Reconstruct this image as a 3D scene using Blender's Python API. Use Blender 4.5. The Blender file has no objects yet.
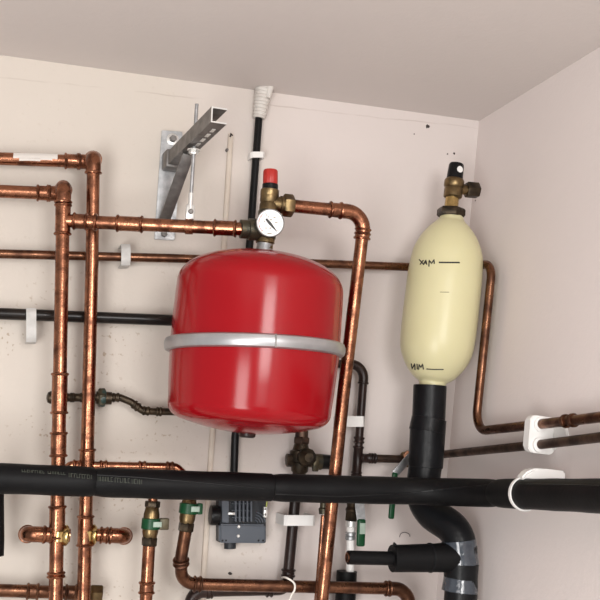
import bpy, bmesh, math, random
from mathutils import Vector, Matrix
random.seed(7)
sc = bpy.context.scene
COL = sc.collection

# ------------------------------------------------------------------ camera
F = 1000.0
YAW, PITCH, ROLL = math.radians(17.1), math.radians(7.75), math.radians(2.2)
CAM = Vector((0.0, -1.75, 1.70))
cy, sy = math.cos(YAW), math.sin(YAW)
cp, sp = math.cos(PITCH), math.sin(PITCH)
cr, sr = math.cos(ROLL), math.sin(ROLL)
FWD = Vector((sy * cp, cy * cp, sp))
RT0 = Vector((cy, -sy, 0))
DN0 = -RT0.cross(FWD)
RT = cr * RT0 - sr * DN0
DN = sr * RT0 + cr * DN0
cam_data = bpy.data.cameras.new('camera')
cam = bpy.data.objects.new('camera', cam_data)
COL.objects.link(cam)
cam_data.sensor_width = 36.0
cam_data.lens = F * 36.0 / 600.0
cam_data.clip_start = 0.01
m = Matrix.Identity(4)
for i in range(3):
    m[i][0] = RT[i]; m[i][1] = -DN[i]; m[i][2] = -FWD[i]; m[i][3] = CAM[i]
cam.matrix_world = m
sc.camera = cam

def ray(px, py):
    return FWD + RT * ((px - 300) / F) + DN * ((py - 300) / F)

def W(px, py, d=0.0):
    """point at distance d in front of the back wall (plane y = -d)"""
    r = ray(px, py)
    return CAM + r * ((-d - CAM.y) / r.y)

def project(p):
    v = p - CAM
    z = v.dot(FWD)
    return 300 + F * v.dot(RT) / z, 300 + F * v.dot(DN) / z

def rp(px, p):
    """pixels to metres at point p"""
    return px * (p - CAM).dot(FWD) / F

X, Y, Z = Vector((1, 0, 0)), Vector((0, 1, 0)), Vector((0, 0, 1))
C1, C2 = W(479, 121), W(438, 577)
CDIR = (C2 - C1).normalized()
NR = CDIR.cross(Y).normalized()
if NR.x > 0: NR = -NR

def RW(px, py, d=0.0):
    """point at distance d in front of the right wall"""
    r = ray(px, py)
    o = C1 + NR * d
    return CAM + r * ((o - CAM).dot(NR) / r.dot(NR))

def corner(py, db, dr):
    t = 0.5
    for _ in range(30):
        q = C1 + CDIR * t
        t += (py - project(q - Y * db + NR * dr)[1]) * 0.0015
    return C1 + CDIR * t - Y * db + NR * dr

# ------------------------------------------------------------------ materials
def mat(name, col, rough=0.5, metal=0.0, col2=None, scale=30, bump=0.0, bscale=200, coat=0.0, lo=0.35, hi=0.65, r2=None, detail=4, spec=0.5, sss=0.0):
    m = bpy.data.materials.new(name); m.use_nodes = True
    nt = m.node_tree; b = nt.nodes['Principled BSDF']
    b.inputs['Base Color'].default_value = (*col, 1)
    b.inputs['Roughness'].default_value = rough
    b.inputs['Metallic'].default_value = metal
    b.inputs['Coat Weight'].default_value = coat
    b.inputs['Coat Roughness'].default_value = 0.06
    b.inputs['Specular IOR Level'].default_value = spec
    if sss:
        b.inputs['Subsurface Weight'].default_value = sss
        b.inputs['Subsurface Radius'].default_value = (0.01, 0.008, 0.004)
    geo = nt.nodes.new('ShaderNodeNewGeometry')
    if col2:
        n = nt.nodes.new('ShaderNodeTexNoise'); n.inputs['Scale'].default_value = scale; n.inputs['Detail'].default_value = detail
        nt.links.new(geo.outputs['Position'], n.inputs['Vector'])
        r = nt.nodes.new('ShaderNodeValToRGB')
        r.color_ramp.elements[0].position = lo; r.color_ramp.elements[0].color = (*col, 1)
        r.color_ramp.elements[1].position = hi; r.color_ramp.elements[1].color = (*col2, 1)
        nt.links.new(n.outputs['Fac'], r.inputs['Fac'])
        nt.links.new(r.outputs['Color'], b.inputs['Base Color'])
        if r2 is not None:
            mr = nt.nodes.new('ShaderNodeMapRange')
            mr.inputs['From Min'].default_value = lo; mr.inputs['From Max'].default_value = hi
            mr.inputs['To Min'].default_value = rough; mr.inputs['To Max'].default_value = r2
            nt.links.new(n.outputs['Fac'], mr.inputs['Value'])
            nt.links.new(mr.outputs['Result'], b.inputs['Roughness'])
    if bump:
        n2 = nt.nodes.new('ShaderNodeTexNoise'); n2.inputs['Scale'].default_value = bscale; n2.inputs['Detail'].default_value = 5
        nt.links.new(geo.outputs['Position'], n2.inputs['Vector'])
        bp = nt.nodes.new('ShaderNodeBump'); bp.inputs['Strength'].default_value = bump; bp.inputs['Distance'].default_value = 0.002
        nt.links.new(n2.outputs['Fac'], bp.inputs['Height'])
        nt.links.new(bp.outputs['Normal'], b.inputs['Normal'])
    return m

def wall_mat(name, base, tint, flecks, seam=None):
    m = mat(name, base, 0.75, 0, tint, 1.6, 0.25, 90, lo=0.38, hi=0.62, spec=0.25)
    nt = m.node_tree; b = nt.nodes['Principled BSDF']
    geo = nt.nodes['Geometry']
    src = b.inputs['Base Color'].links[0].from_socket
    def mix(fac, a, colour):
        mx = nt.nodes.new('ShaderNodeMix'); mx.data_type = 'RGBA'
        nt.links.new(fac, mx.inputs['Factor']); nt.links.new(a, mx.inputs['A'])
        mx.inputs['B'].default_value = (*colour, 1)
        return mx.outputs['Result']
    def ramp(sock, a, bb, va=0.0, vb=1.0):
        mr = nt.nodes.new('ShaderNodeMapRange')
        mr.inputs['From Min'].default_value = a; mr.inputs['From Max'].default_value = bb
        mr.inputs['To Min'].default_value = va; mr.inputs['To Max'].default_value = vb
        nt.links.new(sock, mr.inputs['Value']); return mr.outputs['Result']
    def math_(op, a, bb):
        mm = nt.nodes.new('ShaderNodeMath'); mm.operation = op
        for i, v in enumerate((a, bb)):
            if isinstance(v, (int, float)): mm.inputs[i].default_value = v
            else: nt.links.new(v, mm.inputs[i])
        return mm.outputs[0]
    def noise(scale, detail=3):
        n = nt.nodes.new('ShaderNodeTexNoise'); n.inputs['Scale'].default_value = scale; n.inputs['Detail'].default_value = detail
        nt.links.new(geo.outputs['Position'], n.inputs['Vector']); return n.outputs['Fac']
    if flecks:
        sep = nt.nodes.new('ShaderNodeSeparateXYZ'); nt.links.new(geo.outputs['Position'], sep.inputs[0])
        old = ramp(math_('ADD', sep.outputs['X'], math_('MULTIPLY', noise(5), 0.5)), flecks + 0.45, flecks + 0.15)
        src = mix(math_('MULTIPLY', old, 0.55), src, (0.585, 0.535, 0.45))        # older yellowed paint on the left
        spots = ramp(noise(125, 2), 0.62, 0.68)
        zone = math_('MULTIPLY', ramp(noise(9, 2), 0.44, 0.56), ramp(sep.outputs['Z'], W(100, 240).z, W(100, 330).z, 0.12, 1.0))
        src = mix(math_('MULTIPLY', math_('MULTIPLY', spots, zone), math_('MULTIPLY', old, 0.55)), src, (0.30, 0.20, 0.11))
    if seam:
        (ax, az), (bx_, bz) = seam
        k = (bz - az) / (bx_ - ax)
        dist = math_('ABSOLUTE', math_('SUBTRACT', sep.outputs['Z'], math_('ADD', math_('MULTIPLY', math_('SUBTRACT', sep.outputs['X'], ax), k), math_('ADD', az - 0.005, math_('MULTIPLY', noise(14), 0.01)))), 0)
        line = math_('MULTIPLY', ramp(dist, 0.0018, 0.0006), ramp(noise(9), 0.42, 0.6))
        src = mix(math_('MULTIPLY', line, 0.30), src, (0.30, 0.22, 0.18))
    nt.links.new(src, b.inputs['Base Color'])
    return m

S0, S1 = W(140, 92), W(470, 127)
M = {
 'wall': wall_mat('painted_plaster', (0.655, 0.59, 0.562), (0.635, 0.572, 0.545), W(215, 300).x, ((S0.x, S0.z), (S1.x, S1.z))),  # back wall colour lowered below the right wall's to offset strong frontal light
 'wall2': wall_mat('painted_plaster_right', (0.765, 0.695, 0.67), (0.74, 0.672, 0.648), None),
 'ceiling': wall_mat('painted_ceiling', (0.655, 0.603, 0.577), (0.635, 0.585, 0.56), None),
 'copper': mat('copper', (0.36, 0.155, 0.088), 0.21, 1, (0.12, 0.05, 0.030), 55, 0.15, 300, lo=0.42, hi=0.68, r2=0.38),
 'brown_copper': mat('tarnished_copper', (0.20, 0.095, 0.055), 0.27, 1, (0.085, 0.04, 0.026), 45, 0.15, 300, lo=0.40, hi=0.66, r2=0.45),
 'dull_copper': mat('oxidised_copper', (0.115, 0.07, 0.05), 0.42, 0.85, (0.05, 0.033, 0.026), 40, 0.15, 300, r2=0.55),
 'dark': mat('dark_painted_pipe', (0.014, 0.008, 0.007), 0.32, 0.1, (0.030, 0.016, 0.013), 30, 0.1, 300, spec=0.3),
 'black_pipe': mat('black_painted_pipe', (0.006, 0.005, 0.005), 0.28, 0.0, (0.014, 0.010, 0.008), 40, spec=0.28),
 'brass': mat('tarnished_brass', (0.235, 0.165, 0.082), 0.32, 1, (0.11, 0.078, 0.042), 60, 0.15, 300, r2=0.5),
 'bright_brass': mat('bright_brass', (0.68, 0.50, 0.22), 0.25, 1, (0.42, 0.29, 0.11), 60),
 'dark_brass': mat('blackened_brass', (0.075, 0.054, 0.034), 0.4, 0.85, (0.03, 0.024, 0.018), 70, 0.2, 300),
 'green_brass': mat('verdigris_brass', (0.11, 0.09, 0.055), 0.42, 0.75, (0.05, 0.05, 0.038), 70, 0.2, 300),
 'foam': mat('black_foam', (0.004, 0.004, 0.0045), 0.5, 0, (0.006, 0.006, 0.0065), 20, 0.15, 150, spec=0.14),
 'tape': mat('black_tape', (0.0045, 0.0048, 0.0055), 0.36, 0, (0.007, 0.0075, 0.009), 25, 0.5, 70, spec=0.2),
 'clear_tape': mat('glossy_tape', (0.035, 0.042, 0.055), 0.13, 0, (0.05, 0.06, 0.075), 60, 0.6, 90, coat=0.6),
 'red': mat('red_lacquer', (0.285, 0.003, 0.007), 0.17, 0, spec=0.29),
 'red_cap': mat('red_plastic', (0.40, 0.022, 0.015), 0.4),
 'galv': mat('galvanised_steel', (0.50, 0.51, 0.52), 0.36, 0.9, (0.36, 0.37, 0.38), 90, 0.1, 200, r2=0.5),
 'grey_steel': mat('dull_steel', (0.23, 0.22, 0.21), 0.5, 0.75, (0.14, 0.13, 0.125), 50, 0.1, 200),
 'ring': mat('satin_steel', (0.46, 0.46, 0.47), 0.38, 0.7, (0.40, 0.40, 0.41), 40),
 'zinc': mat('bright_zinc', (0.72, 0.72, 0.70), 0.3, 0.6),
 'cream': mat('cream_enamel', (0.63, 0.59, 0.36), 0.33, 0, (0.60, 0.56, 0.335), 6, 0.0, spec=0.35, coat=0.0, sss=0.1),
 'white': mat('white_plastic', (0.78, 0.77, 0.75), 0.4),
 'grey_white': mat('dusty_white_plastic', (0.58, 0.57, 0.55), 0.5, 0, (0.48, 0.47, 0.45), 60),
 'painted': mat('overpainted_plastic', (0.66, 0.59, 0.51), 0.6, 0, (0.60, 0.52, 0.44), 40),
 'sleeve': mat('white_rubber', (0.66, 0.63, 0.59), 0.6, 0, (0.58, 0.54, 0.50), 60),
 'green': mat('green_plastic', (0.004, 0.055, 0.018), 0.38, spec=0.3),
 'label': mat('pale_label', (0.33, 0.42, 0.35), 0.5),
 'grey_box': mat('grey_plastic', (0.085, 0.097, 0.118), 0.42, 0, (0.07, 0.082, 0.10), 20, spec=0.35),
 'dark_grey': mat('dark_grey_plastic', (0.02, 0.023, 0.028), 0.45, spec=0.3),
 'black': mat('black_plastic', (0.005, 0.005, 0.0055), 0.35, spec=0.22),
 'ink': mat('marker_ink', (0.012, 0.010, 0.009), 0.5),
 'faint_ink': mat('faded_ink', (0.25, 0.22, 0.15), 0.6),
 'print': mat('grey_print', (0.045, 0.052, 0.038), 0.6),
 'face': mat('gauge_face', (0.86, 0.86, 0.86), 0.35),
 'red_ink': mat('red_ink', (0.62, 0.18, 0.18), 0.5),
 'wire': mat('yellow_green_wire', (0.32, 0.36, 0.05), 0.45),
 'whitewire': mat('white_wire', (0.80, 0.76, 0.70), 0.45),
 'hole': mat('dark_hole', (0.04, 0.03, 0.028), 0.8),
 'paint_splash': mat('white_paint_splash', (0.66, 0.62, 0.58), 0.6),
}

# ------------------------------------------------------------------ geometry helpers
def frame(a):
    a = a.normalized()
    u = a.cross(Y)
    if u.length < 0.2: u = a.cross(X)
    u.normalize()
    return a, u, a.cross(u).normalized()

def fillet(pts, rad, n=8):
    out = [pts[0].copy()]
    info = {}
    for i in range(1, len(pts) - 1):
        p, a, b = pts[i], pts[i - 1], pts[i + 1]
        d0, d1 = (a - p), (b - p)
        l0, l1 = d0.length, d1.length
        d0.normalize(); d1.normalize()
        ang = d0.angle(d1)
        r = rad[i] if isinstance(rad, dict) else rad
        if ang > 3.1 or r <= 0:
            out.append(p.copy()); continue
        t = min(r / math.tan(ang / 2), 0.48 * l0, 0.48 * l1)
        r = t * math.tan(ang / 2)
        s, e = p + d0 * t, p + d1 * t
        c = p + (d0 + d1).normalized() * (r / math.sin(ang / 2))
        v0, v1 = s - c, e - c
        th = v0.angle(v1); ax = v0.cross(v1).normalized()
        arc = [c + Matrix.Rotation(th * k / n, 3, ax) @ v0 for k in range(n + 1)]
        info[i] = (arc, d0, d1)
        out += arc
    out.append(pts[-1].copy())
    return out, info

class G:
    def __init__(s): s.bm = bmesh.new()
    def rings(s, rings, cap0=True, cap1=True, closed=False):
        vs = [[s.bm.verts.new(p) for p in r] for r in rings]
        n = len(vs[0])
        m_ = len(vs)
        for i in range(m_ if closed else m_ - 1):
            A, B = vs[i], vs[(i + 1) % m_]
            for j in range(n):
                k = (j + 1) % n
                s.bm.faces.new((A[j], A[k], B[k], B[j]))
        if not closed:
            if cap0: s.bm.faces.new(vs[0][::-1])
            if cap1: s.bm.faces.new(vs[-1])
        return s
    def tube(s, pts, r, seg=18, caps=True):
        pts = [p for i, p in enumerate(pts) if i == 0 or (p - pts[i - 1]).length > 1e-6]
        n = len(pts)
        tan = []
        for i in range(n):
            t = (pts[min(i + 1, n - 1)] - pts[max(i - 1, 0)]).normalized(); tan.append(t)
        _, u, _ = frame(tan[0])
        rings = []
        for i in range(n):
            u = (u - tan[i] * u.dot(tan[i])).normalized()
            v = tan[i].cross(u)
            rr = r[i] if isinstance(r, (list, tuple)) else r
            rings.append([pts[i] + (u * math.cos(2 * math.pi * j / seg) + v * math.sin(2 * math.pi * j / seg)) * rr for j in range(seg)])
        return s.rings(rings, caps, caps)
    def lathe(s, p0, axis, prof, seg=32, rot=0.0):
        a, u, v = frame(axis)
        rings = []
        for t, r in prof:
            r = max(r, 1e-5)
            rings.append([p0 + a * t + (u * math.cos(2 * math.pi * j / seg + rot) + v * math.sin(2 * math.pi * j / seg + rot)) * r for j in range(seg)])
        return s.rings(rings)
    def hexa(s, p0, p1, r, rot=0.3):
        a = p1 - p0; L = a.length; c = min(0.12 * r, 0.2 * L)
        return s.lathe(p0, a, [(0, r * 0.9), (c, r), (L - c, r), (L, r * 0.9)], 6, rot)
    def torus(s, c, axis, R, r, seg=36, sg=10):
        a, u, v = frame(axis)
        rings = []
        for i in range(seg):
            t = 2 * math.pi * i / seg
            d = u * math.cos(t) + v * math.sin(t)
            rings.append([c + d * (R + r * math.cos(2 * math.pi * j / sg)) + a * (r * math.sin(2 * math.pi * j / sg)) for j in range(sg)])
        return s.rings(rings, closed=True)
    def box(s, c, ax, ay, az, hx, hy, hz, bevel=0.0, seg=2):
        vs = [s.bm.verts.new(c + ax * (hx * i) + ay * (hy * j) + az * (hz * k)) for i in (-1, 1) for j in (-1, 1) for k in (-1, 1)]
        idx = [(0, 1, 3, 2), (4, 6, 7, 5), (0, 4, 5, 1), (2, 3, 7, 6), (0, 2, 6, 4), (1, 5, 7, 3)]
        fs = [s.bm.faces.new([vs[i] for i in q]) for q in idx]
        if bevel:
            es = list({e for f in fs for e in f.edges})
            bmesh.ops.bevel(s.bm, geom=es, offset=bevel, segments=seg, affect='EDGES', profile=0.5)
        return s
    def prism(s, poly, ext, bevel=0.0):
        """extrude a polygon (list of points) by vector ext"""
        a = [s.bm.verts.new(p) for p in poly]; b = [s.bm.verts.new(p + ext) for p in poly]
        n = len(a)
        fs = [s.bm.faces.new(a[::-1]), s.bm.faces.new(b)]
        for i in range(n):
            k = (i + 1) % n
            fs.append(s.bm.faces.new((a[i], a[k], b[k], b[i])))
        if bevel:
            es = list({e for f in fs for e in f.edges})
            bmesh.ops.bevel(s.bm, geom=es, offset=bevel, segments=2, affect='EDGES')
        return s

def wloc(o):
    p = Vector(o.location)
    while o.parent:
        o = o.parent; p += Vector(o.location)
    return p

def obj(name, g, material, parent=None):
    bm = g.bm
    bmesh.ops.recalc_face_normals(bm, faces=bm.faces)
    if parent is not None:
        bmesh.ops.translate(bm, vec=-wloc(parent), verts=bm.verts)
        org = Vector((0, 0, 0))
    else:
        org = sum((v.co for v in bm.verts), Vector()) / len(bm.verts)
        bmesh.ops.translate(bm, vec=-org, verts=bm.verts)
    me = bpy.data.meshes.new(name)
    bm.to_mesh(me); bm.free()
    me.shade_smooth()
    me.set_sharp_from_angle(angle=math.radians(38))
    me.materials.append(M[material])
    o = bpy.data.objects.new(name, me)
    COL.objects.link(o)
    o.location = org
    if parent is not None: o.parent = parent
    return o

def tag(o, label, cat, group=None):
    o['label'] = label; o['category'] = cat
    if group: o['group'] = group
    return o

def thing(name, label, cat, loc, group=None):
    o = bpy.data.objects.new(name, None); COL.objects.link(o)
    o.empty_display_size = 0.02
    o.location = loc
    return tag(o, label, cat, group)

def sleeve_prof(L, r, body=1.13, bead=1.34):
    w = 0.0022
    p = [(-L / 2, r * 1.0), (-L / 2, r * 1.15), (-L / 2 + 0.5 * w, r * bead * 0.97), (-L / 2 + w, r * bead), (-L / 2 + 1.5 * w, r * bead * 0.97), (-L / 2 + 2.3 * w, r * body)]
    return p + [(-t, q) for t, q in reversed(p)]

def coupling(parent, c, d, r, L=0.03, material='copper', name='coupling'):
    return obj(name, G().lathe(c, d, sleeve_prof(L, r), 20), material, parent)

def nearest(path, px, py):
    best = None
    for i in range(len(path) - 1):
        for k in range(24):
            p = path[i].lerp(path[i + 1], k / 24)
            q = project(p)
            e = (q[0] - px) ** 2 + (q[1] - py) ** 2
            if best is None or e < best[0]: best = (e, p, (path[i + 1] - path[i]).normalized())
    return best[1], best[2]

PIPES = {}
def pipe(name, label, pts, r, material, bend=0.02, elbows=(), sleeves=(), fit=None, group=None, cat='pipe', ebend=None):
    """one run of pipe: Empty > pipe, elbow..., coupling..."""
    root = thing(name, label, cat, pts[0] if False else pts[len(pts) // 2], group)
    path, info = fillet(pts, bend)
    obj('pipe', G().tube(path, r), material, root)
    fit = fit or material
    for i in elbows:
        arc, d0, d1 = info[i]
        ext = r * 1.1
        pp = [arc[0] + d0 * ext] + arc + [arc[-1] + d1 * ext]
        g = G().tube(pp, r * 1.16, 20)
        for e, d in ((pp[0], d0), (pp[-1], d1)):
            g.lathe(e, d, [(-0.003, r * 1.1), (-0.0022, r * 1.3), (-0.001, r * 1.36), (0.001, r * 1.3), (0.0018, r * 1.02)], 20)
        obj('elbow', g, fit, root)
    for s in sleeves:
        px, py, L = s[:3]
        c, d = nearest(path, px, py)
        coupling(root, c, d, r, L, s[3] if len(s) > 3 else fit, s[4] if len(s) > 4 else 'coupling')
    PIPES[label] = path
    return root, path

# ------------------------------------------------------------------ room shell
def plane(name, a, b, c, d, t, material):
    g = G().prism([a, b, c, d], t)
    o = obj(name, g, material)
    o['kind'] = 'structure'
    return o
E0 = W(0, 55)
cdx = (C1 - E0).normalized()
BL = E0 - cdx * 0.9
CR = C1 + cdx * 0.10
FLOOR_Z = 0.25
down = CDIR * ((FLOOR_Z - C1.z) / CDIR.z)
FR = 2.6       # how far the room comes towards the viewer
cornF = C1 + down
plane('wall_back', BL + Z * 0.05, C1 + cdx * 0.05 + Z * 0.05, cornF + X * 0.05, Vector((BL.x, 0, FLOOR_Z)), Y * 0.08, 'wall')
plane('wall_right', C1 - CDIR * 0.05, C1 - CDIR * 0.05 - Y * FR, cornF - Y * FR, cornF, -NR * 0.08, 'wall2')
ce = obj('ceiling', G().prism([BL, C1, C1 - Y * FR, BL - Y * FR], Z * 0.08), 'ceiling'); ce['kind'] = 'structure'
fl = obj('floor', G().prism([Vector((BL.x, 0, FLOOR_Z)), cornF, cornF - Y * FR, Vector((BL.x, -FR, FLOOR_Z))], -Z * 0.08), 'grey_steel'); fl['kind'] = 'structure'
M['floor'] = mat('pale_tile_floor', (0.50, 0.47, 0.45), 0.6, 0, (0.44, 0.41, 0.39), 8)
fl.data.materials[0] = M['floor']

# ------------------------------------------------------------------ copper manifold on the left
R22, R15 = 0.0110, 0.0077
DA, DB = 0.062, 0.102
A, pA = pipe('copper_pipe', 'tall copper riser second from left, elbowed over to the highest pipe on the left',
     [W(-230, 150.2, .032), W(93, 162, .032), W(93.5, 156.5, .078), W(92, 260, .066), W(78.2, 820, DA)], R22, 'copper', {1: .013, 2: .016, 3: 0}, elbows=(1, 2),
     sleeves=[(72, 161, 0.028), (87.5, 465, 0.042, 'copper', 'tee'), (84.6, 536.5, 0.050, 'copper', 'tee')], group='copper heating risers on the left')
# worn white paint on the topmost run
g = G()
for (x0, x1, y0, h) in ((13, 57, 155.3, 2.0), (19, 40, 157.6, 1.2), (40, 52, 156.8, 1.0)):
    n = 10
    for side in (0,):
        ring = []
        for k in range(n + 1):
            x = x0 + (x1 - x0) * k / n
            ring.append((x, y0 + 0.024 * (x - x0), h * (0.6 + 0.4 * math.sin(math.pi * k / n))))
        v = []
        for x, y, hh in ring:
            c = W(x, y + 3.8, .032)
            row = []
            for ang in (55, 35, 15, -2):
                a_ = math.radians(ang - (2 - hh) * 6)
                row.append(g.bm.verts.new(c * 1.0 + (Z * math.sin(a_) - Y * math.cos(a_)) * (R22 + 0.0005)))
            v.append(row)
        for i in range(n):
            for j in range(3):
                g.bm.faces.new((v[i][j], v[i + 1][j], v[i + 1][j + 1], v[i][j + 1]))
ps = obj('paint_smear', g, 'paint_splash', A)
ps['label'] = 'smear of white paint'

B_, pB = pipe('copper_pipe', 'leftmost tall copper riser, elbowed over to the second highest pipe',
     [W(-230, 181.4, .052), W(63, 194, .052), W(63.5, 185, DB), W(51.4, 820, DB)], R22, 'copper', {1: .013, 2: .016}, elbows=(1, 2),
     sleeves=[(41, 192, 0.024), (63, 222, 0.052, 'copper', 'tee'), (58.5, 397, 0.066, 'copper', 'tee'), (57.5, 452, 0.04), (56.5, 535, 0.052, 'copper', 'tee'), (55.8, 578, 0.010)],
     group='copper heating risers on the left')
DT = 0.19
Cc, pC = pipe('copper_pipe', 'horizontal copper pipe under the steel bracket, from left riser to the gauge fitting',
     [W(63.5, 220.5, DB), W(100, 222.5, DB + 0.014), W(243, 229, DT)], R22 * 1.0, 'copper', 0.0,
     sleeves=[(80, 221.3, 0.024), (96, 222, 0.006), (131, 224, 0.044), (226, 228, 0.038)])
# elbow stubs at the bottom of the risers
for (lab, e, xs, ynut, dd, sx) in (
    ('short copper stub on leftmost riser, ending in an elbow left', (27.5, 534), (28, 70), (55, 68.5), DB, 1),
    ('short copper stub on second riser, ending in an elbow right', (124, 536), (123, 82), (83.5, 96.5), DA, -1)):
    y0 = e[1]
    P0, P1, P2 = W(e[0], y0, dd - 0.03), W(e[0], y0, dd), W(xs[1], y0 + 1.5 * sx, dd)
    root, path = pipe('pipe_stub', lab, [P0, P1, P2], R22 * 0.97, 'copper', 0.013, elbows=(1,), sleeves=[(e[0] + 20 * sx, y0 + .5, 0.014)], group='capped stubs at the foot of the risers')
    n0, n1 = W(ynut[0], y0 + 1.2 * sx, dd), W(ynut[1], y0 + 1.4 * sx, dd)
    mid = n0.lerp(n1, 0.55)
    obj('nut', G().hexa(n0, mid, R22 * 1.42, 0.1), 'bright_brass', root)
    obj('collar', G().lathe(mid, n1 - mid, [(0, R22 * 1.25), (0.004, R22 * 1.5), ((n1 - mid).length - .003, R22 * 1.5), ((n1 - mid).length, R22 * 1.2)], 24), 'bright_brass', root)
# bottom run
root, path = pipe('copper_pipe', 'lowest copper pipe at bottom left, ending in a brass cap behind the risers',
     [W(-230, 583.2, 0.034), W(96, 593.5, 0.034)], R22 * 0.95, 'brown_copper', 0, sleeves=[(33, 591.5, 0.02), (71, 592.8, 0.02)])
a, b = W(90, 593.3, 0.034), W(102, 593.7, 0.034)
obj('end_cap', G().hexa(a, b, R22 * 1.35), 'brass', root)
# thin run just over the insulated pipe
root, path = pipe('copper_pipe', 'thin copper pipe just above the black insulated pipe',
     [W(68, 475, 0.064), W(68, 465.5, 0.064), W(89, 466, 0.064), W(176, 467.5, 0.064), W(183, 474, 0.068), W(191, 492, 0.098)], R15, 'copper', 0.012,
     sleeves=[(77, 466, 0.014), (103, 466, 0.013), (143, 467, 0.013), (170, 467.5, 0.013)])

# ------------------------------------------------------------------ long pipes along the back wall
DE = 0.029
root, path = pipe('copper_pipe', 'long brown copper pipe across the wall behind tank and cream bottle, dropping beside the corner',
     [W(-230, 247.8, DE), W(180, 258.5, DE), W(330, 264, DE), W(410, 267, DE), corner(268, DE, DE), RW(492.5, 263.5, DE), RW(475, 431.5, DE), RW(538, 424.5, DE), RW(760, 398, DE)],
     R15 * 1.02, 'brown_copper', {1: 0, 2: 0, 3: 0, 4: 0.015, 5: 0.03, 6: 0.036, 7: 0}, sleeves=[(563, 420.5, 0.008), (570, 419.5, 0.008)])
root, path = pipe('black_pipe', 'black painted pipe on the left running behind the red tank',
     [W(-230, 304.7, DE), W(215, 322, DE)], 0.0098, 'black_pipe', 0)
# small pipe with the dark valve
pts = [W(52, 397.5, DE), W(120, 397.5, DE), W(131, 402, DE), W(142, 410.5, DE), W(152, 411.5, DE), W(205, 412.5, DE)]
root, path = pipe('thin_pipe', 'thin blackened pipe with a kinked end left of the tank bottom', pts, R15 * 0.8, 'dark_brass', 0.012, sleeves=[(70, 397.5, 0.012), (78, 397.5, 0.018), (117, 398, 0.012), (136, 406, 0.012), (146, 411, 0.012), (158, 411.8, 0.01)])
e = W(52, 397.5, DE)
obj('end_cap', G().lathe(e - X * 0.009, X, [(0, .003), (.002, .0085), (.006, .0105), (.012, .0105), (.015, .008)], 20), 'dark_brass', root)
vr = thing('valve', 'small dark valve behind second riser, left of the tank', 'valve', W(103, 398, DE))
obj('body', G().lathe(W(96, 397.6, DE), X, [(0, R15), (0, .0105), (.010, .0115), (.026, .0105), (.026, R15)], 24), 'dark_brass', vr)
obj('union_nut', G().hexa(W(98, 397.6, DE + 0.0), W(105, 397.6, DE), 0.0165), 'green_brass', vr)
M['teal'] = mat('dark_green_plastic', (0.012, 0.035, 0.03), 0.4)
obj('handle', G().lathe(W(99, 397.8, DE), X, [(0, .009), (.002, .0145), (.006, .0155), (.010, .0145), (.011, .011), (.018, .010), (.019, .007)], 20), 'teal', vr)

# pipe clips
def hclip(label, px, py, w, y0, y1, depth, material, rr):
    """bracket clip bridging a horizontal pipe: two cheeks and a front plate"""
    g = G()
    a0, a1 = W(px - w, y0, depth), W(px + w, y0, depth)
    b0, b1 = W(px - w, y1, depth), W(px + w, y1, depth)
    cx = (a0 + a1 + b0 + b1) / 4
    hw = (a1 - a0).length / 2; hh = (b0 - a0).length / 2
    up = (a0 - b0).normalized(); rt = (a1 - a0).normalized()
    t = 0.003
    outer = [(0, hh), (depth - .006, hh), (depth - .001, hh - .006), (depth, hh - .010), (depth, -hh + .010), (depth - .001, -hh + .006), (depth - .006, -hh), (0, -hh)]
    inner = [(0, -hh + t), (depth - .006, -hh + t), (depth - .005, -hh + .008), (depth - t, -hh + .011), (depth - t, hh - .011), (depth - .005, hh - .008), (depth - .006, hh - t), (0, hh - t)]
    base = Vector((cx.x, 0, cx.z))
    poly = [base - Y * d + up * h - rt * hw for d, h in outer + inner]
    g.prism(poly, rt * (2 * hw))
    return tag(obj('pipe_clip', g, material), label, 'pipe clip', 'plastic pipe clips on the back wall')
def vclip(label, px, py, w, h, depth, material):
    g = G()
    a0, a1 = W(px - w, py, depth), W(px + w, py, depth)
    c = (a0 + a1) / 2; hw = (a1 - a0).length / 2; rt = (a1 - a0).normalized()
    hh = rp(h, c); t = 0.0035
    up = Z
    outer = [(0, -hw), (depth - .004, -hw), (depth, -hw + .004), (depth, hw - .004), (depth - .004, hw), (0, hw)]
    inner = [(0, hw - t), (depth - t, hw - t), (depth - t, -hw + t), (0, -hw + t)]
    base = Vector((c.x, 0, c.z))
    poly = [base - Y * d + rt * q - up * hh for d, q in outer + inner]
    g.prism(poly, up * 2 * hh)
    return tag(obj('pipe_clip', g, material), label, 'pipe clip', 'plastic pipe clips on the back wall')
hclip('dusty white clip on the brown pipe, below the horizontal copper pipe', 126, 254, 4.6, 243.5, 265, 0.044, 'grey_white', R15)
hclip('white clip on the black pipe at far left', 31.3, 325, 5, 307.5, 342, 0.046, 'grey_white', 0.01)

# ------------------------------------------------------------------ conduit, cable duct
DC = 0.014
root, path = pipe('black_conduit', 'black vertical conduit rising behind the gauge to the ceiling',
     [W(259.3, 112, DC), W(250, 240, DC), W(235, 440, DC), W(233, 500, DC)], 0.0070, 'black', 0, cat='conduit')
sl = thing('pipe_sleeve', 'ribbed white rubber sleeve where black conduit meets the ceiling', 'sleeve', W(262, 100, DC))
a, b = W(259, 118.5, DC), W(264.8, 82.5, DC)
ax = b - a; L = ax.length
prof = [(0, .0085), (0, .0105)]
n = 11
for i in range(n):
    t = L * (i + .2) / n; r0 = .0105 + .006 * (i / n)
    prof += [(t, r0), (t + L / n * .35, r0 + .0018), (t + L / n * .7, r0)]
prof += [(L, .0165), (L, .008)]
obj('sleeve', G().lathe(a, ax, prof, 24), 'sleeve', sl)
obj('fold', G().tube([W(268, 98, .026), W(270.5, 84.5, .026)], [.0045, .008], 12), 'sleeve', sl)
vclip('small white clip on black conduit, above the red valve cap', 258, 154.5, 7, 3.0, 0.026, 'white')
g = G()
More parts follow.
